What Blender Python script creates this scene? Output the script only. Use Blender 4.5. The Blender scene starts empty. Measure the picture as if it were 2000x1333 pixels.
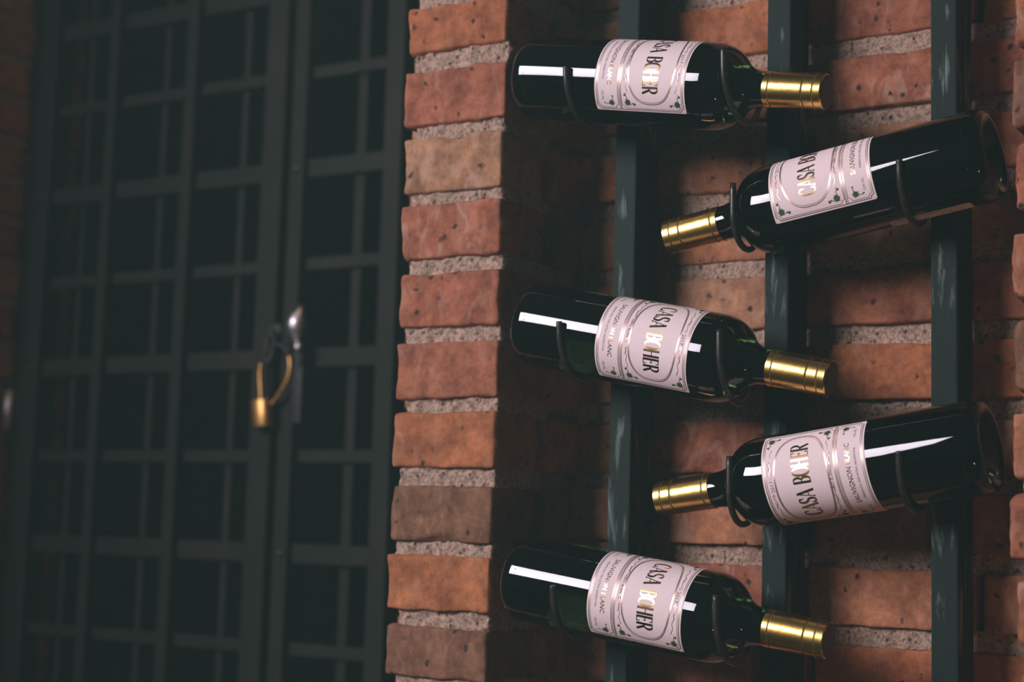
import bpy, bmesh, math, random
from mathutils import Vector, Matrix, noise
random.seed(7)
C = bpy.context.scene.collection
sc = bpy.context.scene
D2R = math.radians
CAMZ = 1.45                      # camera height above the cellar floor

# ------------------------------------------------------------------ camera
F = 3168.0                       # focal length in pixels of the 2000 px wide frame
RX = Vector((0.85345817, 0.03543288, 0.51995544))
RY = Vector((0.52037777, -0.11262693, -0.84647632))
RZ = Vector((0.02856789, 0.99300538, -0.11456085))
cam_d = bpy.data.cameras.new('camera'); cam = bpy.data.objects.new('camera', cam_d); C.objects.link(cam)
cam_d.sensor_width = 36.0; cam_d.lens = 36.0 * F / 2000.0
M = Matrix((RX, RY, RZ)).to_4x4(); M.translation = (0, 0, CAMZ)
cam.matrix_world = M
cam_d.clip_start = 0.02
cam_d.dof.use_dof = True; cam_d.dof.focus_distance = 1.37; cam_d.dof.aperture_fstop = 4.3
sc.camera = cam

def at(px, py, Y):
    """point of the depth plane Y seen at a pixel of the 2000x1333 photograph"""
    c = Vector((px - 1000, 666.5 - py, -F))
    r = Vector((RX.dot(c), RY.dot(c), RZ.dot(c)))
    r *= Y / r.y
    return Vector((r.x, r.y, r.z + CAMZ))

# ------------------------------------------------------------------ world, lights, exposure
w = bpy.data.worlds.new('world'); sc.world = w; w.use_nodes = True
w.node_tree.nodes['Background'].inputs[0].default_value = (0.60, 1.0, 0.95, 1)
w.node_tree.nodes['Background'].inputs[1].default_value = 0.022
sc.view_settings.view_transform = 'Standard'; sc.view_settings.look = 'None'
sc.view_settings.exposure = 0.0; sc.view_settings.gamma = 1.0

def area(name, loc, target, sx, sy, power, col, spread=180):
    d = bpy.data.lights.new(name, 'AREA'); d.shape = 'RECTANGLE'; d.size = sx; d.size_y = sy
    d.energy = power; d.color = col; d.spread = math.radians(spread)
    o = bpy.data.objects.new(name, d); C.objects.link(o); o.location = loc
    q = (Vector(target) - Vector(loc)).to_track_quat('-Z', 'Y'); o.rotation_euler = q.to_euler()
    return o
# the cellar's light opening, high on the left behind the photographer
area('daylight_opening', (-1.90, -1.0, CAMZ + 0.98), (-0.25, 1.3, CAMZ + 0.05), 1.35, 0.90, 20, (0.95, 0.90, 1.0), 84)
pd = bpy.data.lights.new('warm_lamp', 'POINT'); pd.energy = 1.8; pd.color = (1.0, 0.42, 0.12); pd.shadow_soft_size = 0.03
po = bpy.data.objects.new('warm_lamp', pd); C.objects.link(po); po.location = (-0.05, 0.45, CAMZ - 0.62)
pd2 = bpy.data.lights.new('jamb_fill_light', 'POINT'); pd2.energy = 1.6; pd2.color = (1.0, 0.55, 0.22); pd2.shadow_soft_size = 0.04  # unseen warm fill, added to brighten the brick jamb by the gate
po2 = bpy.data.objects.new('jamb_fill_light', pd2); C.objects.link(po2); po2.location = (-1.15, 1.32, CAMZ + 0.95)

def haze():  # bounded teal scatter volume, added between camera and rack to lift the blacks
    m = bpy.data.materials.new('black_lift_scatter'); m.use_nodes = True; nt = m.node_tree; nt.nodes.clear()
    o = nt.nodes.new('ShaderNodeOutputMaterial'); v = nt.nodes.new('ShaderNodeVolumeScatter')
    v.inputs['Color'].default_value = (0.60, 1.0, 0.92, 1); v.inputs['Density'].default_value = HAZE
    nt.links.new(v.outputs[0], o.inputs['Volume'])
    bm = bmesh.new(); r = bmesh.ops.create_cube(bm, size=1.0)
    for q in bm.verts: q.co = Vector((-0.16 + q.co.x * 1.58, 0.32 + q.co.y * 1.76, 1.5 + q.co.z * 2.2))
    me = bpy.data.meshes.new('black_lift_haze'); bm.to_mesh(me); bm.free(); me.materials.append(m)
    ob = bpy.data.objects.new('black_lift_haze', me); C.objects.link(ob); ob['kind'] = 'stuff'
    ob['label'] = 'thin teal haze box added to lift the blacks'; ob['category'] = 'haze'
HAZE = 0.045
haze()
# ------------------------------------------------------------------ materials
def new_mat(name):
    m = bpy.data.materials.new(name); m.use_nodes = True
    nt = m.node_tree; b = nt.nodes['Principled BSDF']
    return m, nt, b
def N(nt, t, **k):
    n = nt.nodes.new(t)
    for a, v in k.items():
        if a.startswith('i_'):
            key = a[2:]; key = int(key) if key.isdigit() else key
            n.inputs[key].default_value = v
        else: setattr(n, a, v)
    return n
def L(nt, a, b): nt.links.new(a, b)
def ramp(nt, fac, stops):
    r = nt.nodes.new('ShaderNodeValToRGB'); e = r.color_ramp.elements
    e[0].position, e[0].color = stops[0]; e[1].position, e[1].color = stops[1]
    for p, c in stops[2:]:
        x = e.new(p); x.color = c
    L(nt, fac, r.inputs[0]); return r
def mix(nt, fac, a, b, mode='MIX'):
    m = nt.nodes.new('ShaderNodeMix'); m.data_type = 'RGBA'; m.blend_type = mode
    for s, v in ((m.inputs[0], fac), (m.inputs[6], a), (m.inputs[7], b)):
        if hasattr(v, 'links'): L(nt, v, s)
        else: s.default_value = v
    return m.outputs[2]
def g(v): return (v, v, v, 1)

def brick_mat():
    m, nt, b = new_mat('old_brick')
    tc = N(nt, 'ShaderNodeTexCoord').outputs['Object']
    at_ = N(nt, 'ShaderNodeAttribute', attribute_name='tone')
    n1 = N(nt, 'ShaderNodeTexNoise', i_Scale=28.0, i_Detail=6.0, i_Roughness=0.65); L(nt, tc, n1.inputs[0])
    n2 = N(nt, 'ShaderNodeTexNoise', i_Scale=150.0, i_Detail=5.0, i_Roughness=0.7); L(nt, tc, n2.inputs[0])
    n3 = N(nt, 'ShaderNodeTexNoise', i_Scale=60.0, i_Detail=3.0, i_Roughness=0.5, i_Distortion=1.0)
    mp = N(nt, 'ShaderNodeMapping', vector_type='POINT'); mp.inputs['Scale'].default_value = (1.0, 1.0, 0.45); mp.inputs['Location'].default_value = (3.1, 1.7, 5.5)
    L(nt, tc, mp.inputs[0]); L(nt, mp.outputs[0], n3.inputs[0])
    # tone variation inside a brick
    r1 = ramp(nt, n1.outputs[0], [(0.32, (0.50, 0.48, 0.52, 1)), (0.66, (1.25, 1.28, 1.25, 1))])
    c = mix(nt, 1.0, at_.outputs['Color'], r1.outputs[0], 'MULTIPLY')
    r2 = ramp(nt, n2.outputs[0], [(0.32, g(0.72)), (0.62, g(1.12))])
    c = mix(nt, 1.0, c, r2.outputs[0], 'MULTIPLY')
    # chalky bloom
    r3 = ramp(nt, n3.outputs[0], [(0.52, g(0)), (0.75, g(1))])
    mm = N(nt, 'ShaderNodeMath', operation='MULTIPLY'); L(nt, r3.outputs[0], mm.inputs[0]); L(nt, at_.outputs['Alpha'], mm.inputs[1])
    c = mix(nt, mm.outputs[0], c, (0.46, 0.27, 0.19, 1))
    # pits
    v = N(nt, 'ShaderNodeTexVoronoi', i_Scale=75.0, i_Randomness=1.0); 
    nd = N(nt, 'ShaderNodeTexNoise', i_Scale=90.0, i_Detail=2.0); L(nt, tc, nd.inputs[0])
    va = N(nt, 'ShaderNodeMixRGB', blend_type='ADD'); va.inputs[0].default_value = 0.012; L(nt, tc, va.inputs[1]); L(nt, nd.outputs['Color'], va.inputs[2])
    L(nt, va.outputs[0], v.inputs[0])
    sel = N(nt, 'ShaderNodeSeparateColor'); L(nt, v.outputs['Color'], sel.inputs[0])
    rs = ramp(nt, sel.outputs[0], [(0.70, g(0)), (0.74, g(1))])
    rp = ramp(nt, v.outputs['Distance'], [(0.12, g(1)), (0.26, g(0))])
    pit = N(nt, 'ShaderNodeMath', operation='MULTIPLY'); L(nt, rs.outputs[0], pit.inputs[0]); L(nt, rp.outputs[0], pit.inputs[1])
    c = mix(nt, pit.outputs[0], c, (0.045, 0.03, 0.025, 1))
    L(nt, c, b.inputs['Base Color']); b.inputs['Roughness'].default_value = 0.9; b.inputs['Specular IOR Level'].default_value = 0.25
    h = N(nt, 'ShaderNodeMath', operation='SUBTRACT'); L(nt, n2.outputs[0], h.inputs[0]); L(nt, pit.outputs[0], h.inputs[1])
    bp = N(nt, 'ShaderNodeBump', i_Strength=0.55, i_Distance=0.0016); L(nt, h.outputs[0], bp.inputs['Height']); L(nt, bp.outputs[0], b.inputs['Normal'])
    return m
def mortar_mat():
    m, nt, b = new_mat('crumbly_mortar')
    tc = N(nt, 'ShaderNodeTexCoord').outputs['Object']
    n1 = N(nt, 'ShaderNodeTexNoise', i_Scale=260.0, i_Detail=4.0, i_Roughness=0.7); L(nt, tc, n1.inputs[0])
    v = N(nt, 'ShaderNodeTexVoronoi', i_Scale=330.0); L(nt, tc, v.inputs[0])
    r = ramp(nt, n1.outputs[0], [(0.33, (0.17, 0.11, 0.08, 1)), (0.62, (0.52, 0.355, 0.26, 1))])
    v2 = N(nt, 'ShaderNodeTexVoronoi', i_Scale=120.0); L(nt, tc, v2.inputs[0])
    rp = ramp(nt, v2.outputs['Distance'], [(0.10, g(0.25)), (0.26, g(1))])
    c = mix(nt, 0.75, r.outputs[0], rp.outputs[0], 'MULTIPLY')
    L(nt, c, b.inputs['Base Color']); b.inputs['Roughness'].default_value = 0.95; b.inputs['Specular IOR Level'].default_value = 0.2
    ad = N(nt, 'ShaderNodeMath', operation='ADD'); L(nt, n1.outputs[0], ad.inputs[0]); L(nt, rp.outputs[0], ad.inputs[1])
    bp = N(nt, 'ShaderNodeBump', i_Strength=0.9, i_Distance=0.0025); L(nt, ad.outputs[0], bp.inputs['Height']); L(nt, bp.outputs[0], b.inputs['Normal'])
    return m
def paint_mat(name, base, worn, lo, hi, rough=0.45, spec=0.15, stretch=(1, 1, 0.08), scale=110.0):
    m, nt, b = new_mat(name)
    tc = N(nt, 'ShaderNodeTexCoord').outputs['Object']
    mp = N(nt, 'ShaderNodeMapping'); mp.inputs['Scale'].default_value = stretch; L(nt, tc, mp.inputs[0])
    n = N(nt, 'ShaderNodeTexNoise', i_Scale=scale, i_Detail=6.0, i_Roughness=0.7, i_Distortion=0.6); L(nt, mp.outputs[0], n.inputs[0])
    n2 = N(nt, 'ShaderNodeTexNoise', i_Scale=9.0, i_Detail=2.0); L(nt, tc, n2.inputs[0])
    mu = N(nt, 'ShaderNodeMath', operation='MULTIPLY'); L(nt, n.outputs[0], mu.inputs[0]); L(nt, n2.outputs[0], mu.inputs[1])
    r = ramp(nt, mu.outputs[0], [(lo, g(0)), (hi, g(1))])
    c = mix(nt, r.outputs[0], base, worn)
    L(nt, c, b.inputs['Base Color']); b.inputs['Roughness'].default_value = rough; b.inputs['Specular IOR Level'].default_value = spec
    bp = N(nt, 'ShaderNodeBump', i_Strength=0.35, i_Distance=0.0008); L(nt, n.outputs[0], bp.inputs['Height']); L(nt, bp.outputs[0], b.inputs['Normal'])
    return m
def plain(name, col, rough=0.5, metal=0.0, spec=0.5, bump=0, bscale=200.0, var=0.12):
    m, nt, b = new_mat(name)
    tc = N(nt, 'ShaderNodeTexCoord').outputs['Object']
    n = N(nt, 'ShaderNodeTexNoise', i_Scale=bscale, i_Detail=4.0); L(nt, tc, n.inputs[0])
    r = ramp(nt, n.outputs[0], [(0.3, g(1 - var)), (0.7, g(1 + var))])
    c = mix(nt, 1.0, (*col, 1), r.outputs[0], 'MULTIPLY'); L(nt, c, b.inputs['Base Color'])
    b.inputs['Roughness'].default_value = rough; b.inputs['Metallic'].default_value = metal; b.inputs['Specular IOR Level'].default_value = spec
    if bump:
        bp = N(nt, 'ShaderNodeBump', i_Strength=0.4, i_Distance=bump); L(nt, n.outputs[0], bp.inputs['Height']); L(nt, bp.outputs[0], b.inputs['Normal'])
    return m
def glass_mat():
    m, nt, b = new_mat('dark_green_glass')
    b.inputs['Base Color'].default_value = (0.004, 0.010, 0.002, 1)
    b.inputs['Transmission Weight'].default_value = 1.0; b.inputs['Roughness'].default_value = 0.012; b.inputs['IOR'].default_value = 1.55
    tc = N(nt, 'ShaderNodeTexCoord').outputs['Object']
    n = N(nt, 'ShaderNodeTexNoise', i_Scale=14.0, i_Detail=1.0); L(nt, tc, n.inputs[0])
    bp = N(nt, 'ShaderNodeBump', i_Strength=0.12, i_Distance=0.002); L(nt, n.outputs[0], bp.inputs['Height']); L(nt, bp.outputs[0], b.inputs['Normal'])
    return m
M_BRICK = brick_mat(); M_MORTAR = mortar_mat()
M_RACK = paint_mat('scuffed_green_rack_paint', (0.012, 0.023, 0.018, 1), (0.17, 0.22, 0.20, 1), 0.285, 0.37, 0.6, 0.1, (1, 1, 0.12), 90.0)
M_GATE = paint_mat('dark_green_gate_paint', (0.016, 0.020, 0.013, 1), (0.028, 0.026, 0.016, 1), 0.2, 0.4, 0.6)
M_ROD = plain('dark_steel_rod', (0.055, 0.055, 0.045), 0.38, 0.7, var=0.3)
M_GLASS = glass_mat()
M_PAPER = plain('label_paper', (0.84, 0.68, 0.66), 0.75, spec=0.2, var=0.03, bscale=500)
M_BACKPAPER = plain('back_label_paper', (0.80, 0.72, 0.62), 0.75, spec=0.2, var=0.08, bscale=300)
M_FOILTEXT = plain('gold_foil_print', (0.62, 0.40, 0.20), 0.22, 1.0, var=0.05)
M_COPPER = plain('copper_foil_line', (0.62, 0.43, 0.33), 0.38, 1.0, var=0.05)
M_INK = plain('grey_ink', (0.13, 0.12, 0.13), 0.7)
M_LEAF = plain('green_ink', (0.045, 0.085, 0.03), 0.7, var=0.4, bscale=600)
M_GOLD = plain('gold_capsule_foil', (0.83, 0.50, 0.13), 0.27, 1.0, bump=0.0004, bscale=160, var=0.05)
M_GROOVE = plain('dark_gold_line', (0.12, 0.10, 0.03), 0.5, 0.6)
M_CAP = plain('dark_brown_seal', (0.07, 0.035, 0.028), 0.55)
M_BRASS = plain('worn_brass', (0.55, 0.30, 0.10), 0.38, 1.0, var=0.3)
M_STEEL = plain('bright_steel', (0.85, 0.80, 0.82), 0.42, 1.0)
M_DARKST = plain('blackened_steel', (0.03, 0.03, 0.028), 0.5, 0.5)
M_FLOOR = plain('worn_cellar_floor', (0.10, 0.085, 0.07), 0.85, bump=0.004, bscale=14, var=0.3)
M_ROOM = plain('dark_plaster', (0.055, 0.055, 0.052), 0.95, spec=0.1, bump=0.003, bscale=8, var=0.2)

# ------------------------------------------------------------------ mesh helpers
def link(name, me, mats, parent=None, smooth=True, props=None):
    if not isinstance(mats, (list, tuple)): mats = [mats]
    for m in mats: me.materials.append(m)
    if smooth:
        me.polygons.foreach_set('use_smooth', [True] * len(me.polygons))
    o = bpy.data.objects.new(name, me); C.objects.link(o)
    if parent: o.parent = parent
    for k, v in (props or {}).items(): o[k] = v
    return o
def struct(name, me, mats, smooth=True):
    return link(name, me, mats, None, smooth, {'kind': 'structure'})
def from_bm(bm, name='mesh'):
    bmesh.ops.recalc_face_normals(bm, faces=bm.faces)
    me = bpy.data.meshes.new(name); bm.to_mesh(me); bm.free(); return me
def thing(name, label, cat, loc=(0, 0, 0), group=None):
    o = bpy.data.objects.new(name, None); C.objects.link(o); o.location = loc
    o.empty_display_size = 0.05
    o['label'] = label; o['category'] = cat
    if group: o['group'] = group
    return o
def box(bm, x0, x1, y0, y1, z0, z1, bev=0.0):
    r = bmesh.ops.create_cube(bm, size=1.0)
    vs = r['verts']
    for v in vs:
        v.co = Vector(((x0 + x1) / 2 + v.co.x * (x1 - x0), (y0 + y1) / 2 + v.co.y * (y1 - y0), (z0 + z1) / 2 + v.co.z * (z1 - z0)))
    if bev:
        es = list({e for v in vs for e in v.link_edges})
        bmesh.ops.bevel(bm, geom=es, offset=bev, segments=2, profile=0.7, affect='EDGES')
def tube(bm, pts, r, n=12, cap=True):
    pts = [Vector(p) for p in pts]; rings = []
    rad = r if isinstance(r, (list, tuple)) else [r] * len(pts)
    t0 = (pts[1] - pts[0]).normalized()
    u = t0.orthogonal().normalized()
    for i, p in enumerate(pts):
        t = (pts[min(i + 1, len(pts) - 1)] - pts[max(i - 1, 0)]).normalized()
        u = (u - t * u.dot(t)).normalized(); v = t.cross(u)
        rings.append([bm.verts.new(p + (u * math.cos(a) + v * math.sin(a)) * rad[i]) for a in [2 * math.pi * k / n for k in range(n)]])
    for a, b in zip(rings, rings[1:]):
        for k in range(n): bm.faces.new((a[k], a[(k + 1) % n], b[(k + 1) % n], b[k]))
    if cap:
        bm.faces.new(rings[0][::-1]); bm.faces.new(rings[-1])
def lathe(bm, prof, n=96, closed=False):
    """profile (r, z) turned about Z"""
    rings = []
    for r, z in prof:
        if r < 1e-6: rings.append([bm.verts.new((0, 0, z))])
        else: rings.append([bm.verts.new((r * math.cos(2 * math.pi * k / n), r * math.sin(2 * math.pi * k / n), z)) for k in range(n)])
    for a, b in zip(rings, rings[1:]):
        for k in range(n):
            f = [a[k % len(a)], a[(k + 1) % len(a)], b[(k + 1) % len(b)], b[k % len(b)]]
            q = []
            for v in f:
                if v not in q: q.append(v)
            if len(q) > 2: bm.faces.new(q)

class Masonry:
    """collects worn bricks and mortar joints into one wall mesh"""
    def __init__(s): s.v = []; s.f = []; s.col = []; s.mi = []
    def block(s, lo, hi, res, rad, amp, freq, col, mat, chip=0.0, tilt=0.0, seed=0.0):
        lo = Vector(lo); hi = Vector(hi); ctr = (lo + hi) / 2; half = (hi - lo) / 2
        n = [max(2, min(70, int(round((hi[i] - lo[i]) / res[i])))) for i in range(3)]
        idx = {}; base = len(s.v)
        off = Vector((seed * 1.37, seed * 2.11, seed * 0.73))
        ct, st = math.cos(tilt), math.sin(tilt)
        def vert(i, j, k):
            key = (i, j, k)
            if key in idx: return idx[key]
            p = Vector((lo.x + (hi.x - lo.x) * i / n[0], lo.y + (hi.y - lo.y) * j / n[1], lo.z + (hi.z - lo.z) * k / n[2]))
            sp = (p + off)
            rr = rad * (1 + 1.1 * noise.noise(sp * 45)) 
            rr = max(rad * 0.25, rr)
            if chip:
                cnz = noise.noise(sp * 22 + Vector((9, 3, 1)))
                if cnz > 0.25: rr += chip * (cnz - 0.25) * 2.2
            q = Vector([max(lo[a] + min(rr, half[a] * .9), min(hi[a] - min(rr, half[a] * .9), p[a])) for a in range(3)])
            d = p - q
            if d.length > 1e-9: nrm = d.normalized(); p = q + nrm * min(d.length, rr)
            else: nrm = Vector((0, 0, 0))
            dn = noise.noise(sp * freq) * amp + noise.noise(sp * freq * 3.1) * amp * 0.45
            if nrm.length == 0:
                nrm = (p - ctr).normalized()
            p = p + nrm * dn
            r = p - ctr
            p = ctr + Vector((r.x * ct - r.z * st, r.y, r.x * st + r.z * ct))
            idx[key] = len(s.v); s.v.append(tuple(p)); s.col.append(col)
            return idx[key]
        nx, ny, nz = n
        def quad(a, b, c, d): s.f.append((a, b, c, d)); s.mi.append(mat)
        for i in range(nx):
            for k in range(nz):
                quad(vert(i, 0, k), vert(i + 1, 0, k), vert(i + 1, 0, k + 1), vert(i, 0, k + 1))
                quad(vert(i, ny, k), vert(i, ny, k + 1), vert(i + 1, ny, k + 1), vert(i + 1, ny, k))
        for i in range(nx):
            for j in range(ny):
                quad(vert(i, j, 0), vert(i, j + 1, 0), vert(i + 1, j + 1, 0), vert(i + 1, j, 0))
                quad(vert(i, j, nz), vert(i + 1, j, nz), vert(i + 1, j + 1, nz), vert(i, j + 1, nz))
        for j in range(ny):
            for k in range(nz):
                quad(vert(0, j, k), vert(0, j, k + 1), vert(0, j + 1, k + 1), vert(0, j + 1, k))
                quad(vert(nx, j, k), vert(nx, j + 1, k), vert(nx, j + 1, k + 1), vert(nx, j, k + 1))
    def build(s, name):
        me = bpy.data.meshes.new(name); me.from_pydata(s.v, [], s.f)
        a = me.color_attributes.new('tone', 'FLOAT_COLOR', 'POINT')
        a.data.foreach_set('color', [c for q in s.col for c in q])
        o = struct(name, me, [M_BRICK, M_MORTAR])
        me.polygons.foreach_set('material_index', s.mi)
        return o

# brick colours, alpha = amount of chalky bloom
ORANGE = (0.40, 0.155, 0.085, 0.25); RED = (0.325, 0.124, 0.088, 0.4); PINK = (0.42, 0.235, 0.165, 0.9)
BROWN = (0.215, 0.112, 0.080, 0.35); SALMON = (0.40, 0.175, 0.115, 0.6); ROSE = (0.33, 0.13, 0.09, 0.8)
ORANGE, RED, PINK, BROWN, SALMON, ROSE = [(c[0] * 0.98, c[1] * 0.86, c[2] * 0.66, c[3]) for c in (ORANGE, RED, PINK, BROWN, SALMON, ROSE)]
PAL = [ORANGE, RED, PINK, BROWN, SALMON, ROSE]
MORT = (0.4, 0.3, 0.25, 0)
PITCH = 0.0661
def jit(c, s=0.08):
    k = 1 + random.uniform(-s, s); return (c[0] * k, c[1] * k * (1 + random.uniform(-.05, .05)), c[2] * k, c[3])

# ------------------------------------------------------------------ the pier left of the niche
PY = 1.25                                              # front plane of the piers
bots = [1.9031, 1.8311, 1.7644, 1.7012, 1.6358, 1.5680, 1.5034, 1.4349, 1.3723, 1.3109]
tops = [1.9484, 1.8854, 1.8191, 1.7540, 1.6873, 1.6213, 1.5556, 1.4874, 1.4228, 1.3576]
lefts = [-.8967, -.8981, -.8970, -.8965, -.8950, -.8965, -.8975, -.8963, -.8985, -.8962]
rights = [-.7840, -.7828, -.7852, -.7840, -.7828, -.7823, -.7834, -.7844, -.7846, -.7856]
cols = [ORANGE, RED, PINK, ROSE, RED, RED, ORANGE, BROWN, ORANGE, BROWN]
courses = []
for k in range(10): courses.append((bots[k], tops[k], lefts[k], rights[k], cols[k], True))
z = bots[0] + PITCH
while z < 2.55:
    courses.insert(0, (z, z + 0.0505, -.8965 + random.uniform(-.002, .002), -.7835 + random.uniform(-.001, .001), random.choice(PAL), z < 2.02)); z += PITCH
z = bots[-1] - PITCH
while z > 0.0:
    courses.append((z, z + 0.0505, -.8965 + random.uniform(-.002, .002), -.7845 + random.uniform(-.001, .001), random.choice(PAL), z > 1.2)); z -= PITCH
courses.sort()
pier = Masonry()
for n, (zb, zt, xl, xr, c, hi) in enumerate(courses):
    r = (0.0022, 0.006, 0.0022) if hi else (0.012, 0.02, 0.012)
    sd = 10 + n * 3.3
    tl = random.uniform(-0.012, 0.012)
    pier.block((xl, PY, zb), (xr, PY + 0.080, zt), r, 0.0032, 0.0017, 34, jit(c), 0, 0.010, tl, sd)
    r2 = (0.01, 0.006, 0.003) if hi else (0.02, 0.02, 0.015)
    # the inner brick of the reveal, standing a little proud of the front one
    pier.block((xl + 0.004, PY + 0.086, zb), (xr + 0.0075 + random.uniform(-.002, .002), PY + 0.23, zt), r2, 0.004, 0.0011, 38, jit(random.choice(PAL)), 0, 0.004, 0, sd + 50)
    if n + 1 < len(courses):
        zb2 = courses[n + 1][0]
        rm = (0.0014, 0.006, 0.0014) if hi else (0.01, 0.02, 0.008)
        pier.block((xl + random.uniform(.005, .010), PY + 0.0055, zt - 0.003), (xr - 0.001, PY + 0.224, zb2 + 0.003), rm, 0.0025, 0.0028, 110, MORT, 1, 0.0, random.uniform(-.01, .01), sd)
pier.build('wall_pier')

# ------------------------------------------------------------------ back wall of the niche
NY = 1.39
niche = Masonry()
zs = []
z = 1.8414 + 12 * PITCH
while z > 0.02: zs.append(z); z -= 0.0664
joints = {0: [-0.860, -0.545, -0.235], 1: [-0.702, -0.545, -0.388]}
for n, zb in enumerate(zs):
    hi = 1.22 < zb < 2.05
    js = joints[n % 2]; xs = [-0.99] + [j + random.uniform(-.012, .012) for j in js] + [-0.10]
    for a, b_ in zip(xs, xs[1:]):
        if b_ - a < 0.03: continue
        r = (0.0035, 0.02, 0.0025) if hi else (0.02, 0.03, 0.015)
        d = random.uniform(-0.003, 0.003)
        niche.block((a + 0.004, NY + d, zb + random.uniform(-.001, .001)), (b_ - 0.004, NY + 0.09, zb + 0.0505 + random.uniform(-.0015, .0015)), r, 0.003, 0.0013, 34,
                    jit(random.choice([RED, SALMON, PINK, SALMON, ROSE, ORANGE])), 0, 0.006, random.uniform(-.004, .004), n * 2.7 + a * 9)
    rm = (0.0022, 0.02, 0.0016) if hi else (0.02, 0.03, 0.008)
    for a in (-0.95, -0.80, -0.62, -0.50, -0.40):
        b2 = {-0.95: -0.80, -0.80: -0.62, -0.62: -0.50, -0.50: -0.40, -0.40: -0.12}[a]
        niche.block((a, NY + 0.006, zb + 0.048), (b2 + 0.001, NY + 0.08, zb + 0.0664 + 0.002), rm, 0.001, 0.0019, 90, MORT, 1, 0.0, 0, n * 1.9 + a)
niche.build('wall_niche')

# ------------------------------------------------------------------ wall right of the niche
right = Masonry()
rows = [(1.9035, 1.9480, -.3165, SALMON), (1.8369, 1.8780, -.3159, ROSE), (1.7696, 1.8258, -.3186, BROWN), (1.7059, 1.7582, -.3167, RED), (1.6350, 1.6871, -.3187, ROSE),
        (1.5657, 1.6195, -.3180, BROWN), (1.4973, 1.5489, -.3204, SALMON), (1.4370, 1.4869, -.3220, ROSE), (1.3713, 1.4225, -.3182, ROSE), (1.3015, 1.3536, -.3166, BROWN)]
z = 1.9035 + PITCH
while z < 2.55: rows.insert(0, (z, z + .0505, -.318 + random.uniform(-.002, .002), random.choice(PAL))); z += PITCH
z = 1.3015 - PITCH
while z > 0: rows.append((z, z + .0505, -.318, random.choice(PAL))); z -= PITCH
rows.sort()
for n, (zb, zt, xl, c) in enumerate(rows):
    hi = 1.22 < zb < 1.98
    x = xl; k = 0
    while x < 0.9:
        L_ = (0.225 if (n + k) % 2 or k else 0.112); x2 = x + L_
        r = ((0.0025 if k == 0 else 0.02), 0.006 if k == 0 else .03, 0.0025 if k == 0 else .015) if hi else (0.03, 0.03, 0.02)
        right.block((x, PY + random.uniform(0, .002), zb), (x2 - 0.008, PY + 0.11, zt), r, 0.0048, 0.0020, 40, jit(c if k == 0 else random.choice(PAL)), 0, 0.007, random.uniform(-.006, .006) if k == 0 else 0, 300 + n * 3.1 + k)
        if k == 0: right.block((xl + 0.004, PY + 0.116, zb), (xl + 0.2, PY + 0.23, zt), (.02, .01, .01), 0.004, 0.0013, 38, jit(random.choice(PAL)), 0, 0.004, 0, n)
        x = x2; k += 1
    if n + 1 < len(rows):
        zn = rows[n + 1][0]
        right.block((xl + 0.008, PY + 0.007, zt - 0.003), (-0.20, PY + 0.2, zn + 0.003), (0.002, 0.008, 0.0016) if hi else (.02, .03, .008), 0.0025, 0.0019, 95, MORT, 1, 0, 0, n * 5)
        right.block((-0.205, PY + 0.009, zt - 0.003), (0.9, PY + 0.1, zn + 0.003), (0.02, 0.03, 0.008), 0.0025, 0.0019, 95, MORT, 1, 0, 0, n * 5)
right.build('wall_right')

# ------------------------------------------------------------------ brick jamb left of the gate
jamb = Masonry()
z = 0.012; n = 0
while z < 2.55:
    hi = 1.1 < z < 2.4
    ys = [1.45, 1.70, 1.92] if n % 2 else [1.45, 1.58, 1.80, 1.92]
    for a, b_ in zip(ys, ys[1:]):
        jamb.block((-2.30, a + 0.005, z), (-2.047 + random.uniform(-.004, .003), b_ - 0.005, z + 0.0505), (0.03, 0.006, 0.005) if hi else (.05, .03, .02), 0.004, 0.002, 34, jit(random.choice(PAL)), 0, 0.006, 0, 500 + n * 2 + a)
    jamb.block((-2.28, 1.46, z + 0.048), (-2.053, 1.915, z + 0.068), (0.03, 0.006, 0.004) if hi else (.05, .03, .01), 0.003, 0.002, 80, MORT, 1, 0, 0, n)
    jamb.block((-3.2, 1.45, z), (-2.305, 1.60, z + 0.0505), (0.1, 0.08, 0.02), 0.004, 0.002, 34, jit(random.choice(PAL)), 0, 0, 0, n)
    z += PITCH; n += 1
jamb.build('wall_left')

# plain masonry hidden behind the pier, closing the opening beside the gate
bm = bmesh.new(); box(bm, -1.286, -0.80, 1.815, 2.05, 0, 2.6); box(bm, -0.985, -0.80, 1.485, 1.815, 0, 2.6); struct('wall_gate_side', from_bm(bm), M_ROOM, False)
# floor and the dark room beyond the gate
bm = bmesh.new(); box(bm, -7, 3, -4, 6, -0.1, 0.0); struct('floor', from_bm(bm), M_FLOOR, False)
bm = bmesh.new(); box(bm, -7, 0, 5.0, 5.15, 0, 4.2); struct('wall_back', from_bm(bm), M_ROOM, False)

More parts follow.
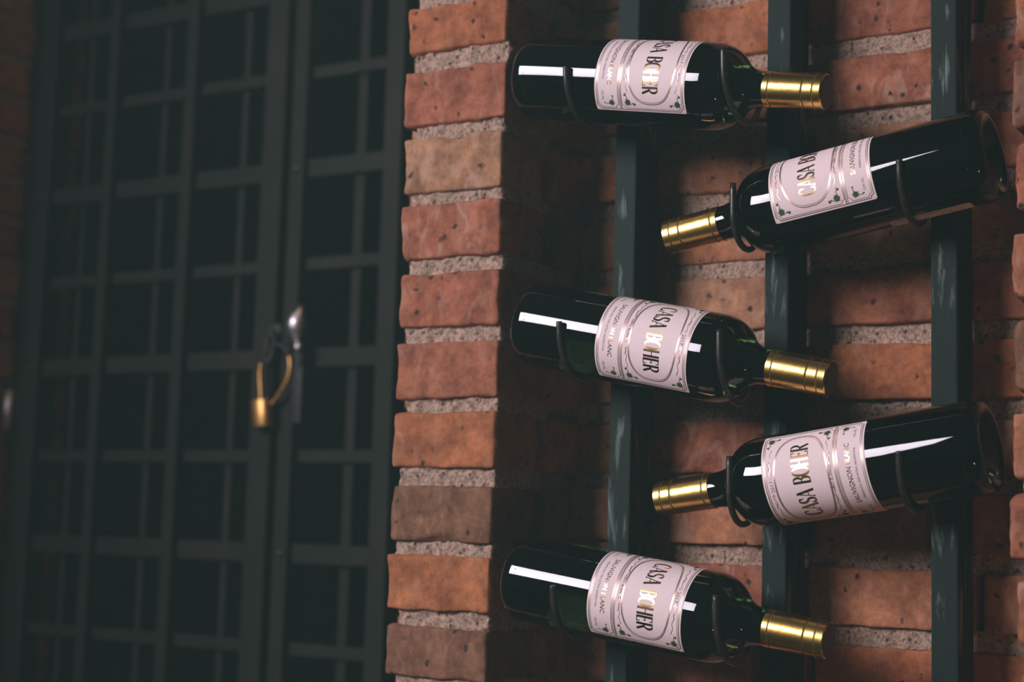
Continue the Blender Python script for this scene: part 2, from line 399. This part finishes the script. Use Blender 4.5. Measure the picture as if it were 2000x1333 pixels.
# ------------------------------------------------------------------ bottle rack: three uprights with welded hooks
BY = 1.331                                            # front of the uprights
RB = 0.0383                                           # bottle radius
posts = {}
PX = {1: -0.6975, 2: -0.5448, 3: -0.3954}
lab = {1: 'left green painted steel rack upright nearest the brick pier, scratched', 2: 'middle green painted steel rack upright, between the two columns of bottles',
       3: 'right green painted steel rack upright with heavy white scratches, behind the two right bottles'}
for k in (1, 2, 3):
    t = thing('rack_upright', lab[k], 'wine rack', (PX[k], BY, 0.0), 'uprights of the bottle rack')
    bm = bmesh.new(); box(bm, -0.0112, 0.0112, 0, 0.046, 0.0, 2.5, 0.0018)
    bmesh.ops.subdivide_edges(bm, edges=[e for e in bm.edges if abs(e.verts[0].co.z - e.verts[1].co.z) > 1], cuts=30)
    link('post', from_bm(bm), M_RACK, t, False)
    for zz in (0.3, 2.3):
        bm = bmesh.new(); box(bm, -0.009, 0.009, 0.045, NY - BY + 0.01, zz, zz + 0.03, 0.001)
        link('wall_bracket', from_bm(bm), M_RACK, t, False)
    posts[k] = t

def hook(k, x, zc, Dc, R, ztip, rb):
    """J hook: leaves the upright under the bottle, curls round its front, ends in an upright tip"""
    t = posts[k]; rod = 0.0028
    zb = zc - rb - rod                                 # rod centre line touching the glass from below
    cz = zb + R
    a0 = -78 if Dc + R > BY - 0.004 else -90
    pts = [(x, BY + 0.008, cz - R * math.cos(D2R(a0)))]
    for a in range(a0, 91, 7):
        pts.append((x, min(Dc - R * math.sin(D2R(a)), BY + 0.004), cz - R * math.cos(D2R(a))))
    m = max(ztip, cz + 0.003)
    for q in (0.35, 0.7, 1.0):
        pts.append((x, Dc - R - 0.0008 * q, cz + (m - cz) * q))
    bm = bmesh.new(); 
    tube(bm, [Vector(p) - Vector((PX[k], BY, 0)) for p in pts], [rod] * (len(pts) - 1) + [rod * 0.9], 14)
    link('hook', from_bm(bm), M_ROD, t)

# ------------------------------------------------------------------ bottle parts
LEN = 0.294
prof = [(0, 0.020), (0.010, 0.0185), (0.020, 0.012), (0.027, 0.004), (0.0305, 0.0007), (0.0325, 0), (0.0348, 0.0008), (0.0368, 0.0035), (0.0380, 0.008), (RB, 0.013)]
prof += [(RB, 0.013 + (0.186 - 0.013) * q / 8) for q in range(1, 9)]
prof += [(0.0382, 0.190), (0.0379, 0.1945), (0.0372, 0.199), (0.0358, 0.2035), (0.0337, 0.208), (0.0308, 0.212), (0.0273, 0.2155), (0.0237, 0.2185), (0.0205, 0.2215), (0.0181, 0.225), (0.0164, 0.229),
         (0.0155, 0.234), (0.0150, 0.240), (0.0145, 0.25), (0.0142, 0.288), (0.0125, 0.2915), (0, 0.2915)]
def rad_at(s):
    for (r0, z0), (r1, z1) in zip(prof[5:], prof[6:]):
        if z0 <= s <= z1 and z1 > z0: return r0 + (r1 - r0) * (s - z0) / (z1 - z0)
    return RB
def glass_mesh():
    bm = bmesh.new(); lathe(bm, prof, 128)
    # ring of moulded dots near the base
    for k in range(64):
        a = 2 * math.pi * k / 64
        c = Vector(((RB - 0.0001) * math.cos(a), (RB - 0.0001) * math.sin(a), 0.0155))
        bmesh.ops.create_icosphere(bm, subdivisions=1, radius=0.00055, matrix=Matrix.Translation(c))
    return from_bm(bm, 'glass')
F0 = 0.2405
fp = []
for r_, z_ in [(0.0150, 0), (0.0156, .0003), (0.0157, 0.0050), (0.01545, 0.0053), (0.01545, 0.0060), (0.0156, 0.0063), (0.01535, 0.0360),
               (0.0151, 0.0363), (0.0151, 0.0369), (0.0154, 0.0372), (0.0154, 0.0453), (0.0151, 0.0456), (0.0151, 0.0462), (0.0153, 0.0465), (0.0152, LEN - F0 - .001), (0.0142, LEN - F0)]:
    if fp: fp += [(fp[-1][0] * .97 + r_ * .03, fp[-1][1] * .97 + (F0 + z_) * .03), (fp[-1][0] * .03 + r_ * .97, fp[-1][1] * .03 + (F0 + z_) * .97)]
    fp.append((r_, F0 + z_))
fp.append((0.012, LEN + .0001)); fp.append((0, LEN + .0001))
def foil_mesh():
    bm = bmesh.new(); lathe(bm, fp, 96)
    me = from_bm(bm, 'foil'); me.materials.append(M_GOLD); me.materials.append(M_GROOVE); me.materials.append(M_CAP)
    dark = []
    for p in me.polygons:
        zz = p.center.z - F0; rr_ = p.center.xy.length
        d = (0.0052 < zz < 0.0063 or 0.036 < zz < 0.0370 or 0.0456 < zz < 0.0467)
        dark.append(2 if p.center.z > LEN - 0.0002 else (1 if d else 0))
    me.polygons.foreach_set('material_index', dark); me.polygons.foreach_set('use_smooth', [True] * len(dark))
    return me

# --- label artwork: flat shapes in metres (x round the bottle, y up the bottle), wrapped on the glass
LZ0, LZ1 = 0.091, 0.180; LW = 0.0502                   # label foot, head, half width
def wrap_bm(bm, h, step=0.0014):
    xs = [v.co.x for v in bm.verts]
    if not xs: return bm
    a = math.floor(min(xs) / step) * step + step
    while a < max(xs):
        bmesh.ops.bisect_plane(bm, geom=bm.verts[:] + bm.edges[:] + bm.faces[:], plane_co=(a, 0, 0), plane_no=(1, 0, 0)); a += step
    for v in bm.verts:
        th = v.co.x / RB; r = RB + h
        v.co = Vector((r * math.sin(th), -r * math.cos(th), v.co.y))
    return bm
def poly(bm, pts):
    try: bm.faces.new([bm.verts.new((x, y, 0)) for x, y in pts])
    except ValueError: pass
def strip(bm, pts, wd):
    """variable width stroke"""
    n = len(pts); ws = wd if isinstance(wd, (list, tuple)) else [wd] * n
    A = []
    for i, p in enumerate(pts):
        q0 = pts[max(i - 1, 0)]; q1 = pts[min(i + 1, n - 1)]
        dx, dy = q1[0] - q0[0], q1[1] - q0[1]; l = math.hypot(dx, dy) or 1
        nx, ny = -dy / l * ws[i] / 2, dx / l * ws[i] / 2
        A.append((bm.verts.new((p[0] + nx, p[1] + ny, 0)), bm.verts.new((p[0] - nx, p[1] - ny, 0))))
    for a, b in zip(A, A[1:]): bm.faces.new((a[0], a[1], b[1], b[0]))
def arc(cx, cy, rx, ry, a0, a1, n=16): return [(cx + rx * math.cos(D2R(a0 + (a1 - a0) * i / n)), cy + ry * math.sin(D2R(a0 + (a1 - a0) * i / n))) for i in range(n + 1)]
def cw(pts, thin, thick):                               # contrast: upright strokes thick
    n = len(pts); o = []
    for i in range(n):
        q0 = pts[max(i - 1, 0)]; q1 = pts[min(i + 1, n - 1)]
        dx, dy = q1[0] - q0[0], q1[1] - q0[1]; l = math.hypot(dx, dy) or 1
        o.append(thin + (thick - thin) * (abs(dy) / l) ** 1.5)
    return o
def glyph(bm, ch, x, y, w, h):
    tn, tk = 0.0007, 0.0020
    S = lambda pts, a=None: strip(bm, [(x + px * w, y + py * h) for px, py in pts], a or tn)
    def SC(pts):
        q = [(x + px * w, y + py * h) for px, py in pts]; strip(bm, q, cw(q, tn, tk))
    def serif(px, py): S([(px - .13, py), (px + .13, py)], tn)
    if ch == 'C': SC(arc(.55, .5, .48, .49, 48, 312, 24)); S([(.87, .70), (.87, .88)], tn * 1.3); S([(.87, .12), (.87, .28)], tn * 1.1)
    if ch == 'O': SC(arc(.5, .5, .44, .49, 0, 360, 32))
    if ch == 'A':
        S([(.06, .0), (.48, .99)], tn * 1.1); S([(.48, 1.0), (.92, .0)], tk); S([(.2, .33), (.76, .33)]); serif(.06, .012); serif(.92, .012)
    if ch == 'S':
        SC(arc(.5, .745, .34, .245, 30, 250, 16)); 
        S([(.36, .52), (.5, .49), (.64, .44)], tk * .95); SC(arc(.5, .25, .36, .24, 60, -150, 16)); S([(.83, .72), (.83, .9)], tn * 1.2); S([(.13, .1), (.13, .28)], tn * 1.2)
    if ch == 'B':
        S([(.18, 0), (.18, 1)], tk); S([(.04, .988), (.5, .988)]); S([(.04, .012), (.5, .012)]); S([(.2, .52), (.5, .52)])
        SC(arc(.45, .755, .38, .235, 90, -90, 14)); SC(arc(.45, .265, .44, .255, 90, -90, 14))
    if ch == 'H':
        S([(.16, 0), (.16, 1)], tk); S([(.84, 0), (.84, 1)], tk); S([(.16, .52), (.84, .52)])
        for a in (.16, .84): serif(a, .012); serif(a, .988)
    if ch == 'E':
        S([(.2, 0), (.2, 1)], tk); S([(.04, .988), (.86, .988)]); S([(.04, .012), (.9, .012)]); S([(.2, .52), (.7, .52)])
        S([(.85, .82), (.85, 1)], tn * 1.2); S([(.88, .0), (.88, .2)], tn * 1.2); S([(.69, .43), (.69, .61)])
    if ch == 'R':
        S([(.18, 0), (.18, 1)], tk); S([(.04, .988), (.5, .988)]); S([(.2, .5), (.5, .5)]); SC(arc(.45, .745, .38, .245, 90, -90, 14)); S([(.46, .5), (.9, .01)], tk); serif(.18, .012); serif(.9, .012)
def font_bm(bm, s, cx, y, height, width):
    """small print from the built-in font, squeezed to a given width"""
    cu = bpy.data.curves.new('t', 'FONT'); cu.body = s; cu.align_x = 'CENTER'; cu.size = 1.0; cu.resolution_u = 2
    o = bpy.data.objects.new('t', cu); me = bpy.data.meshes.new_from_object(o)
    xs = [v.co.x for v in me.vertices]; ys = [v.co.y for v in me.vertices]
    sx = width / (max(xs) - min(xs)); sy = height / (max(ys) - min(ys)); mx = (max(xs) + min(xs)) / 2; my = min(ys)
    vs = [bm.verts.new((cx + (v.co.x - mx) * sx, y + (v.co.y - my) * sy, 0)) for v in me.vertices]
    for p in me.polygons:
        try: bm.faces.new([vs[i] for i in p.vertices])
        except ValueError: pass
    bpy.data.meshes.remove(me); bpy.data.objects.remove(o); bpy.data.curves.remove(cu)
def rect_line(bm, x0, x1, y0, y1, wd, notch=0.0):
    if notch:
        n = notch; P = []
        for cx, cy, a0 in ((x1, y1, 180), (x0, y1, 270), (x0, y0, 0), (x1, y0, 90)):
            P += arc(cx, cy, n, n, a0 + 90, a0, 5)[::1]
        P.append(P[0])
        strip(bm, P, wd)
    else:
        for a, b in (((x0, y0), (x1, y0)), ((x1, y0), (x1, y1)), ((x1, y1), (x0, y1)), ((x0, y1), (x0, y0))): strip(bm, [a, b], wd)
def leaf(bm, cx, cy, s, rot):
    P = []
    for i in range(20):
        a = 2 * math.pi * i / 20 + rot
        rr_ = s * (1.0 if i % 4 == 0 else (0.62 if i % 2 else 0.82))
        P.append((cx + rr_ * math.cos(a), cy + rr_ * math.sin(a)))
    c = bm.verts.new((cx, cy, 0)); vs = [bm.verts.new((x, y, 0)) for x, y in P]
    for i in range(20): bm.faces.new((c, vs[i], vs[(i + 1) % 20]))
def label_art():
    paper = bmesh.new(); nx, ny = 60, 4
    cr = 0.0018; P = []
    ym, xm = LZ1, LW
    for cx, cy, a0 in ((xm - cr, LZ1 - cr, 0), (-xm + cr, LZ1 - cr, 90), (-xm + cr, LZ0 + cr, 180), (xm - cr, LZ0 + cr, 270)):
        P += arc(cx, cy, cr, cr, a0, a0 + 90, 5)
    poly(paper, P); wrap_bm(paper, 0.00018)
    ITEMS = []
    def item(nm, h, m):
        b = bmesh.new(); ITEMS.append((nm, b, h, m)); return b
    cop = item('border_line', .00030, M_COPPER); H0 = LZ0; H1 = LZ1; e = 0.0018
    # outer double border, divider, lower panel
    DIV = LZ0 + 0.0245
    rect_line(cop, -LW + e, LW - e, H0 + e, H1 - e, 0.0006, 0.0030)
    rect_line(cop, -LW + e + .0014, LW - e - .0014, DIV + .0022, H1 - e - .0014, 0.0004, 0.0030)
    rect_line(cop, -LW + e + .0014, LW - e - .0014, H0 + e + .0014, DIV - .0012, 0.0004, 0.0030)
    strip(cop, [(-LW + e, DIV + .0012), (LW - e, DIV + .0012)], 0.0006); strip(cop, [(-LW + e, DIV - .0002), (LW - e, DIV - .0002)], 0.0004)
    # rounded panel round the name (super-ellipse), double line
    CY = LZ0 + 0.0555; RXo, RYo = 0.0425, 0.0235
    cop = item('name_panel_line', .00030, M_COPPER)
    for k, wd in ((1.0, .0007), (0.965, .0004)):
        q = []
        for i in range(97):
            a = 2 * math.pi * i / 96; ca, sa = math.cos(a), math.sin(a)
            q.append((RXo * k * math.copysign(abs(ca) ** 0.78, ca), CY + RYo * k * math.copysign(abs(sa) ** 0.78, sa)))
        strip(cop, q, wd)
    for sx in (-1, 1):                                  # scrolls beside the date and the wine's colour
        for yy, sg in ((H1 - 0.0068, 1), (DIV + 0.0062, -1)):
            q = [(sx * (0.008 + 0.024 * i / 24), yy + sg * 0.0006 * math.sin(i * 0.75) - sg * 0.0016 * (i / 24) ** 2) for i in range(25)]
            cop = item('scroll_line', .00030, M_COPPER)
            strip(cop, q, 0.0004)
            strip(cop, [(sx * 0.0085, yy - .0014), (sx * 0.0062, yy), (sx * 0.0085, yy + .0014)], 0.0004)
    gold = item('name_lettering', .00032, M_FOILTEXT)
    wds = {'C': .0066, 'A': .0068, 'S': .0054, 'B': .0060, 'O': .0072, 'H': .0070, 'E': .0056, 'R': .0066, ' ': .0042}
    txt = 'CASA BOHER'; tot = sum(wds[c] for c in txt) + .0004 * 9; x = -tot / 2
    for c in txt:
        if c != ' ': glyph(gold, c, x, CY - 0.0075, wds[c], 0.0150)
        x += wds[c] + .0004
    gold = item('grape_lettering', .00032, M_FOILTEXT)
    font_bm(gold, 'SAUVIGNON BLANC', 0, LZ0 + 0.0128, 0.0042, 0.052)
    font_bm(item('small_print', .00031, M_INK), '2017', 0, H1 - 0.0086, 0.0030, 0.0098)
    font_bm(item('small_print', .00031, M_INK), 'VINO BLANCO', 0, DIV + 0.0046, 0.0026, 0.0215)
    font_bm(item('small_print', .00031, M_INK), 'MENDOZA, INDUSTRIA ARGENTINA', 0, LZ0 + 0.0072, 0.0021, 0.043)
    font_bm(item('small_print', .00031, M_INK), '750 ML', 0.0355, LZ0 + 0.0070, 0.0021, 0.009); font_bm(item('small_print', .00031, M_INK), '13,5% VOL', -0.0355, LZ0 + 0.0070, 0.0021, 0.010)
    for sx in (-1, 1):
        for yy in (H1 - 0.0068, DIV + 0.0058): strip(item('pen_flourish', .00031, M_INK), [(sx * .014, yy + .001), (sx * .016, yy), (sx * .0185, yy + .0008), (sx * .021, yy - .0006)], 0.00045)
    def cluster(cx, cy, sx, sy):
        grn = item('vine_leaf_ornament', .00034, M_LEAF)
        leaf(grn, cx, cy, 0.0036, 0.4 + sx * .3)
        leaf(grn, cx - sx * 0.0012, cy - sy * 0.0004, 0.0026, 1.0)
        strip(grn, [(cx, cy), (cx - sx * .003, cy + sy * .0012), (cx - sx * .0055, cy + sy * .0002), (cx - sx * .0075, cy + sy * .0016), (cx - sx * .0095, cy + sy * .0010)], [.0007, .0006, .0005, .0005, .0003])
        leaf(grn, cx - sx * .0072, cy + sy * .0022, 0.0014, 0.1)
        strip(grn, [(cx, cy), (cx + sx * .0015, cy - sy * .0035), (cx + sx * .0006, cy - sy * .0055), (cx + sx * .0020, cy - sy * .0075)], [.0007, .0006, .0005, .0004])
        leaf(grn, cx + sx * .0014, cy - sy * .0066, 0.0016, 0.6); leaf(grn, cx + sx * .0006, cy - sy * .0048, 0.0008, 0.2)
    for sx in (-1, 1):
        cluster(sx * (LW - 0.0085), H1 - 0.0075, sx, 1)
        cluster(sx * (LW - 0.0085), DIV + 0.0080, sx, -1)
        grn = item('vine_leaf_ornament', .00034, M_LEAF)
        leaf(grn, sx * (LW - 0.0080), LZ0 + 0.0165, 0.0034, 0.3); leaf(grn, sx * (LW - 0.0140), LZ0 + 0.0180, 0.0009, 0)
        strip(grn, [(sx * (LW - .0080), LZ0 + .0165), (sx * (LW - .0115), LZ0 + .0180), (sx * (LW - .0150), LZ0 + .0172)], [.0007, .0005, .0003])
        strip(grn, [(sx * (LW - .0080), LZ0 + .0165), (sx * (LW - .0068), LZ0 + .0115), (sx * (LW - .0080), LZ0 + .0090)], [.0007, .0005, .0012])
    return [('paper', from_bm(paper), M_PAPER)] + [(nm, from_bm(wrap_bm(b, h)), m) for nm, b, h, m in ITEMS]
def back_label():
    b = bmesh.new(); cr = .003; P = []; x0 = math.pi * RB; 
    for cx, cy, a0 in ((x0 + .042 - cr, .092 - cr, 0), (x0 - .042 + cr, .092 - cr, 90), (x0 - .042 + cr, .024 + cr, 180), (x0 + .042 - cr, .024 + cr, 270)): P += arc(cx, cy, cr, cr, a0, a0 + 90, 5)
    poly(b, P); wrap_bm(b, 0.00018)
    t = bmesh.new()
    rect_line(t, x0 - .0395, x0 + .0395, .0425, .0895, .0005, .002)
    for i in range(9): strip(t, [(x0 - .034, .034 + i * .0052), (x0 + .034 - (i % 3) * .004, .034 + i * .0052)], .0007)
    return from_bm(b), from_bm(wrap_bm(t, .0003))

ME_GLASS, ME_FOIL = glass_mesh(), foil_mesh()
ART = label_art(); BL, BLT = back_label()
# (pixel of base centre, pixel of neck end, depth, slide mm, label roll deg, label text)
DL, DR = 1.265, 1.289
specs = [
 ('b1', (1028, 153), (1622, 180), DL, 5, 23, 'topmost wine bottle of the left column, its lettering turned up out of sight'),
 ('b3', (1028, 631), (1622, 740), DL, 5, 13, 'wine bottle in the middle of the left column, neck right, full name readable on label'),
 ('b5', (1024, 1129), (1618, 1252), DL, -4, 21, 'bottommost wine bottle of the left column, neck right, pointing down towards the lower edge'),
 ('b2', (1941, 299), (1302, 465), DR, -1, 41, 'upper of the two wine bottles in the right column, back label showing underneath'),
 ('b4', (1935, 871), (1295, 975), DR, -1, -13, 'lower wine bottle of the right column, neck left, whole front label facing out')]
info = {}
proto = None
def copy_tree(o, parent=None):
    c = o.copy(); C.objects.link(c); c.parent = parent
    for ch in o.children: copy_tree(ch, c)
    return c
for key, pa, pb, D, sl, roll, txt in specs:
    A = at(*pa, D); B = at(*pb, D); d = (B - A).normalized(); A = A + d * (sl / 1000.0)
    if proto is None:
        t = thing('wine_bottle', txt, 'bottle', (0, 0, 0), 'wine bottles lying in the rack')
        link('glass_body', ME_GLASS, M_GLASS, t)
        fo = bpy.data.objects.new('foil_capsule', ME_FOIL); C.objects.link(fo); fo.parent = t; fo['label'] = 'gold foil capsule over the neck'
        pap = link('front_label', ART[0][1], ART[0][2], t, props={'label': 'pale pink paper label with copper borders and CASA BOHER in gold'})
        for nm, me, m in ART[1:]: link(nm, me, m, pap, False)
        bk = link('back_label', BL, M_BACKPAPER, t); link('back_print', BLT, M_INK, bk, False)
        proto = t; kids = list(t.children)
    else:
        t = copy_tree(proto); t['label'] = txt
    up = Vector((0, -1, 0)).cross(d); up = up if up.z > 0 else -up; up.normalize()
    out = Vector((0, -1, 0))
    n_ = out * math.cos(D2R(roll)) + up * math.sin(D2R(roll))
    ly = -n_; lz = d; lx = ly.cross(lz)
    Mx = Matrix((lx, ly, lz)).transposed().to_4x4(); Mx.translation = A
    t.matrix_world = Mx
    info[key] = (A, d, D)

def zc_at(key, x):
    A, d, D = info[key]; s = (x - A.x) / d.x
    return A.z + d.z * s, s
for key, k, tip in (('b1', 1, at(1105, 135, 1.23).z), ('b3', 1, at(1100, 630, 1.23).z), ('b5', 1, at(1089, 1146, 1.23).z),
                    ('b1', 2, at(1412, 100, 1.23).z), ('b3', 2, at(1404, 645, 1.23).z), ('b5', 2, at(1402, 1162, 1.23).z),
                    ('b2', 2, at(1413, 355, 1.25).z), ('b4', 2, at(1408, 890, 1.25).z), ('b2', 3, at(1756, 322, 1.24).z), ('b4', 3, at(1756, 885, 1.24).z)):
    x = PX[k] - (0.0055 if key in ('b1', 'b3', 'b5') else 0.0110)
    zc, s = zc_at(key, x); rb = rad_at(s) / abs(info[key][1].x)
    neck = s > 0.2 and key in ('b2', 'b4')
    R = 0.0295 if neck else 0.0418
    hook(k, x, zc, info[key][2], R, tip, rb + (0.0004))

# ------------------------------------------------------------------ the gate
GY = 1.80
ZH = [(2.497, 0), (2.359, 1), (2.226, 1), (2.0975, 0), (1.9555, 1), (1.8165, 0), (1.6810, 1), (1.5420, 0), (1.4055, 1), (1.2740, 0), (1.130, 1), (0.992, 0), (0.855, 1), (0.717, 0), (0.58, 1), (0.44, 0), (0.30, 1), (0.165, 0)]
def gate(name, label, stiles, tubes, thins, xa, xb):
    t = thing(name, label, 'gate', ((xa + xb) / 2, GY, 0.06))
    off = Vector(((xa + xb) / 2, GY, 0.06))
    def part(nm, x0, x1, y0, y1, z0, z1, bev=.0015):
        bm = bmesh.new(); box(bm, x0 - off.x, x1 - off.x, y0 - off.y, y1 - off.y, z0 - off.z, z1 - off.z, bev)
        return link(nm, from_bm(bm), M_GATE, t, False)
    for x, wd in stiles: part('stile', x - wd / 2, x + wd / 2, GY - 0.016, GY + 0.02, 0.06, 2.56)
    for x, wd in tubes: part('upright_bar', x - wd / 2, x + wd / 2, GY - 0.018, GY - 0.002, 0.08, 2.54)
    for x, wd in thins: part('thin_upright_bar', x - wd / 2, x + wd / 2, GY + 0.006, GY + 0.014, 0.08, 2.54)
    for z, big in ZH:
        if big: part('rail', xa, xb, GY - 0.006, GY + 0.004, z - 0.0135, z + 0.0135)
        else: part('thin_rail', xa, xb, GY - 0.003, GY + 0.003, z - 0.0088, z + 0.0088)
    return t, off
gl, offl = gate('metal_gate', 'wide left leaf of the dark green steel grid gate, out of focus', [(-1.9965, .046), (-1.514, .038)], [(-1.8445, .019), (-1.680, .021)], [(-1.9165, .0115), (-1.752, .0125), (-1.5885, .0125)], -1.98, -1.53)
gr, offr = gate('metal_gate', 'narrow right leaf of the dark green steel grid gate, beside the brick pier', [(-1.4675, .025), (-1.300, .030)], [], [(-1.370, .0165)], -1.46, -1.30)
# rivets on the stiles
for t, off, xs_, zs_ in ((gl, offl, (-1.9965,), (1.9555, 1.681)), (gr, offr, (-1.4675,), (1.9555, 1.4055))):
    for x in xs_:
        for z in zs_:
            bm = bmesh.new(); bmesh.ops.create_uvsphere(bm, u_segments=14, v_segments=8, radius=0.0055)
            for v in bm.verts: v.co = Vector((v.co.x, v.co.y * .5, v.co.z)) + Vector((x, GY - 0.0165, z)) - off
            link('rivet', from_bm(bm), M_ROD, t)
# hinge at the left edge: a bright steel pin
hx, hz = -2.0385, 1.615
bm = bmesh.new(); tube(bm, [Vector((hx, GY - 0.012, hz + q)) - offl for q in (-.034, -.032, .032, .034)], [.004, .0085, .0085, .004], 16); link('hinge_pin', from_bm(bm), M_STEEL, gl)
bm = bmesh.new()
for q in (-.042, .042): tube(bm, [Vector((hx, GY - 0.012, hz + q - .009)) - offl, Vector((hx, GY - 0.012, hz + q + .009)) - offl], .009, 16)
box(bm, hx - offl.x, hx - offl.x + 0.03, -0.014, -0.008, hz - .055 - offl.z, hz + .055 - offl.z); link('hinge', from_bm(bm), M_DARKST, gl)
# staple on the left leaf, latch bolt with a polished handle on the right leaf
LY = GY - 0.016
def ring_pts(c, rx, rz, n=28, a0=0, a1=360, ydir=0.0):
    return [Vector((c[0] + rx * math.cos(D2R(a0 + (a1 - a0) * i / n)), c[1] + ydir * math.sin(D2R(a0 + (a1 - a0) * i / n)), c[2] + rz * math.sin(D2R(a0 + (a1 - a0) * i / n)))) for i in range(n + 1)]
c = at(536, 672, LY - 0.012); c.x -= 0.008
bm = bmesh.new(); tube(bm, [p - offl for p in ring_pts((c.x, c.y, c.z - .005), .007, .022, ydir=0.004)], .0038, 10)
box(bm, c.x - .012 - offl.x, c.x + .009 - offl.x, LY - GY - .002, LY - GY + 0.002, c.z + .006 - offl.z, c.z + .03 - offl.z, .001)
box(bm, c.x - .004 - offl.x, c.x + .004 - offl.x, LY - GY - .014, LY - GY, c.z + .010 - offl.z, c.z + .019 - offl.z, .001)
link('staple', from_bm(bm), M_DARKST, gl)
c2 = at(581, 690, LY - 0.012)
bm = bmesh.new(); tube(bm, [p - offr for p in ring_pts((c2.x - .003, c2.y, c2.z - .002), .011, .024, ydir=-0.004)], .0040, 10)
box(bm, c2.x - .009 - offr.x, c2.x + .010 - offr.x, LY - GY - .012, LY - GY + .002, c2.z - .10 - offr.z, c2.z + .012 - offr.z, .003)
link('latch_plate', from_bm(bm), M_DARKST, gr)
c3 = at(580, 632, LY - 0.016)
bm = bmesh.new()
tube(bm, [Vector((c3.x + dx, c3.y, c3.z + dz)) - offr for dx, dz in ((.006, .026), (.005, .018), (.002, .008), (0, -.002), (0, -.012), (.001, -.022), (.001, -.03))], [.002, .005, .0125, .0145, .0115, .0055, .0050], 20)
tube(bm, [Vector((c3.x, c3.y + .016, c3.z - .004)) - offr, Vector((c3.x, c3.y, c3.z - .004)) - offr], .005, 10)
link('latch_handle', from_bm(bm), M_STEEL, gr, props={'label': 'polished steel latch handle'})
bm = bmesh.new(); q = at(583, 678, LY - 0.018); bmesh.ops.create_uvsphere(bm, u_segments=16, v_segments=10, radius=0.0065, matrix=Matrix.Translation(q - offr)); link('latch_knob', from_bm(bm), M_STEEL, gr)

# padlock with a long brass shackle through staple and latch ring
PYd = LY - 0.014
pc = at(512, 808, PYd)
pl = thing('padlock', 'brass padlock hanging on a long shackle between the two gate leaves', 'padlock', tuple(pc))
bm = bmesh.new(); rings = []
for z_, k_ in ((-.0205, .0), (-.0205, .93), (-.0198, .975), (-.0185, 1), (.0175, 1), (.0188, .975), (.0195, .93), (.0195, .0)):
    rings.append([bm.verts.new((k_ * .0185 * math.copysign(abs(math.cos(a)) ** .75, math.cos(a)), k_ * .0125 * math.sin(a), z_)) for a in [2 * math.pi * i / 40 for i in range(40)]])
for a, b in zip(rings, rings[1:]):
    for i in range(40): bm.faces.new((a[i], a[(i + 1) % 40], b[(i + 1) % 40], b[i]))
bmesh.ops.rotate(bm, verts=bm.verts, cent=(0, 0, 0), matrix=Matrix.Rotation(D2R(-7), 3, 'Y')); link('lock_body', from_bm(bm), M_BRASS, pl, True)
bm = bmesh.new()
L0 = at(510, 765, PYd) - pc; L1 = at(509, 722, PYd) - pc; L2 = at(520, 690, PYd) - pc; T = at(548, 674, PYd) - pc; R2 = at(566, 700, PYd) - pc; R1 = at(563, 738, PYd) - pc; R0 = at(541, 778, PYd) - pc
L00 = Vector((L0.x + .001, 0, .012)); R00 = Vector((R0.x - .010, 0, .012))
ctrl = [L00, L0, L1, L2, T, R2, R1, R0, R00]
sm = []
for i in range(len(ctrl) - 1):
    p0, p1, p2, p3 = ctrl[max(i - 1, 0)], ctrl[i], ctrl[i + 1], ctrl[min(i + 2, len(ctrl) - 1)]
    for q in range(5):
        u_ = q / 5; sm.append(0.5 * ((2 * p1) + (p2 - p0) * u_ + (2 * p0 - 5 * p1 + 4 * p2 - p3) * u_ ** 2 + (3 * p1 - p0 - 3 * p2 + p3) * u_ ** 3))
sm.append(ctrl[-1]); tube(bm, sm[:13], .0036, 12); link('shackle_leg', from_bm(bm), M_BRASS, pl)
bm = bmesh.new(); tube(bm, sm[24:], .0036, 12); link('shackle_leg', from_bm(bm), M_BRASS, pl)
bm = bmesh.new(); tube(bm, sm[12:25], .0042, 12); link('shackle_bow', from_bm(bm), M_DARKST, pl, props={'label': 'bow of the shackle, coloured dark'})  # bow coloured dark so the shackle top reads as hidden behind the rings
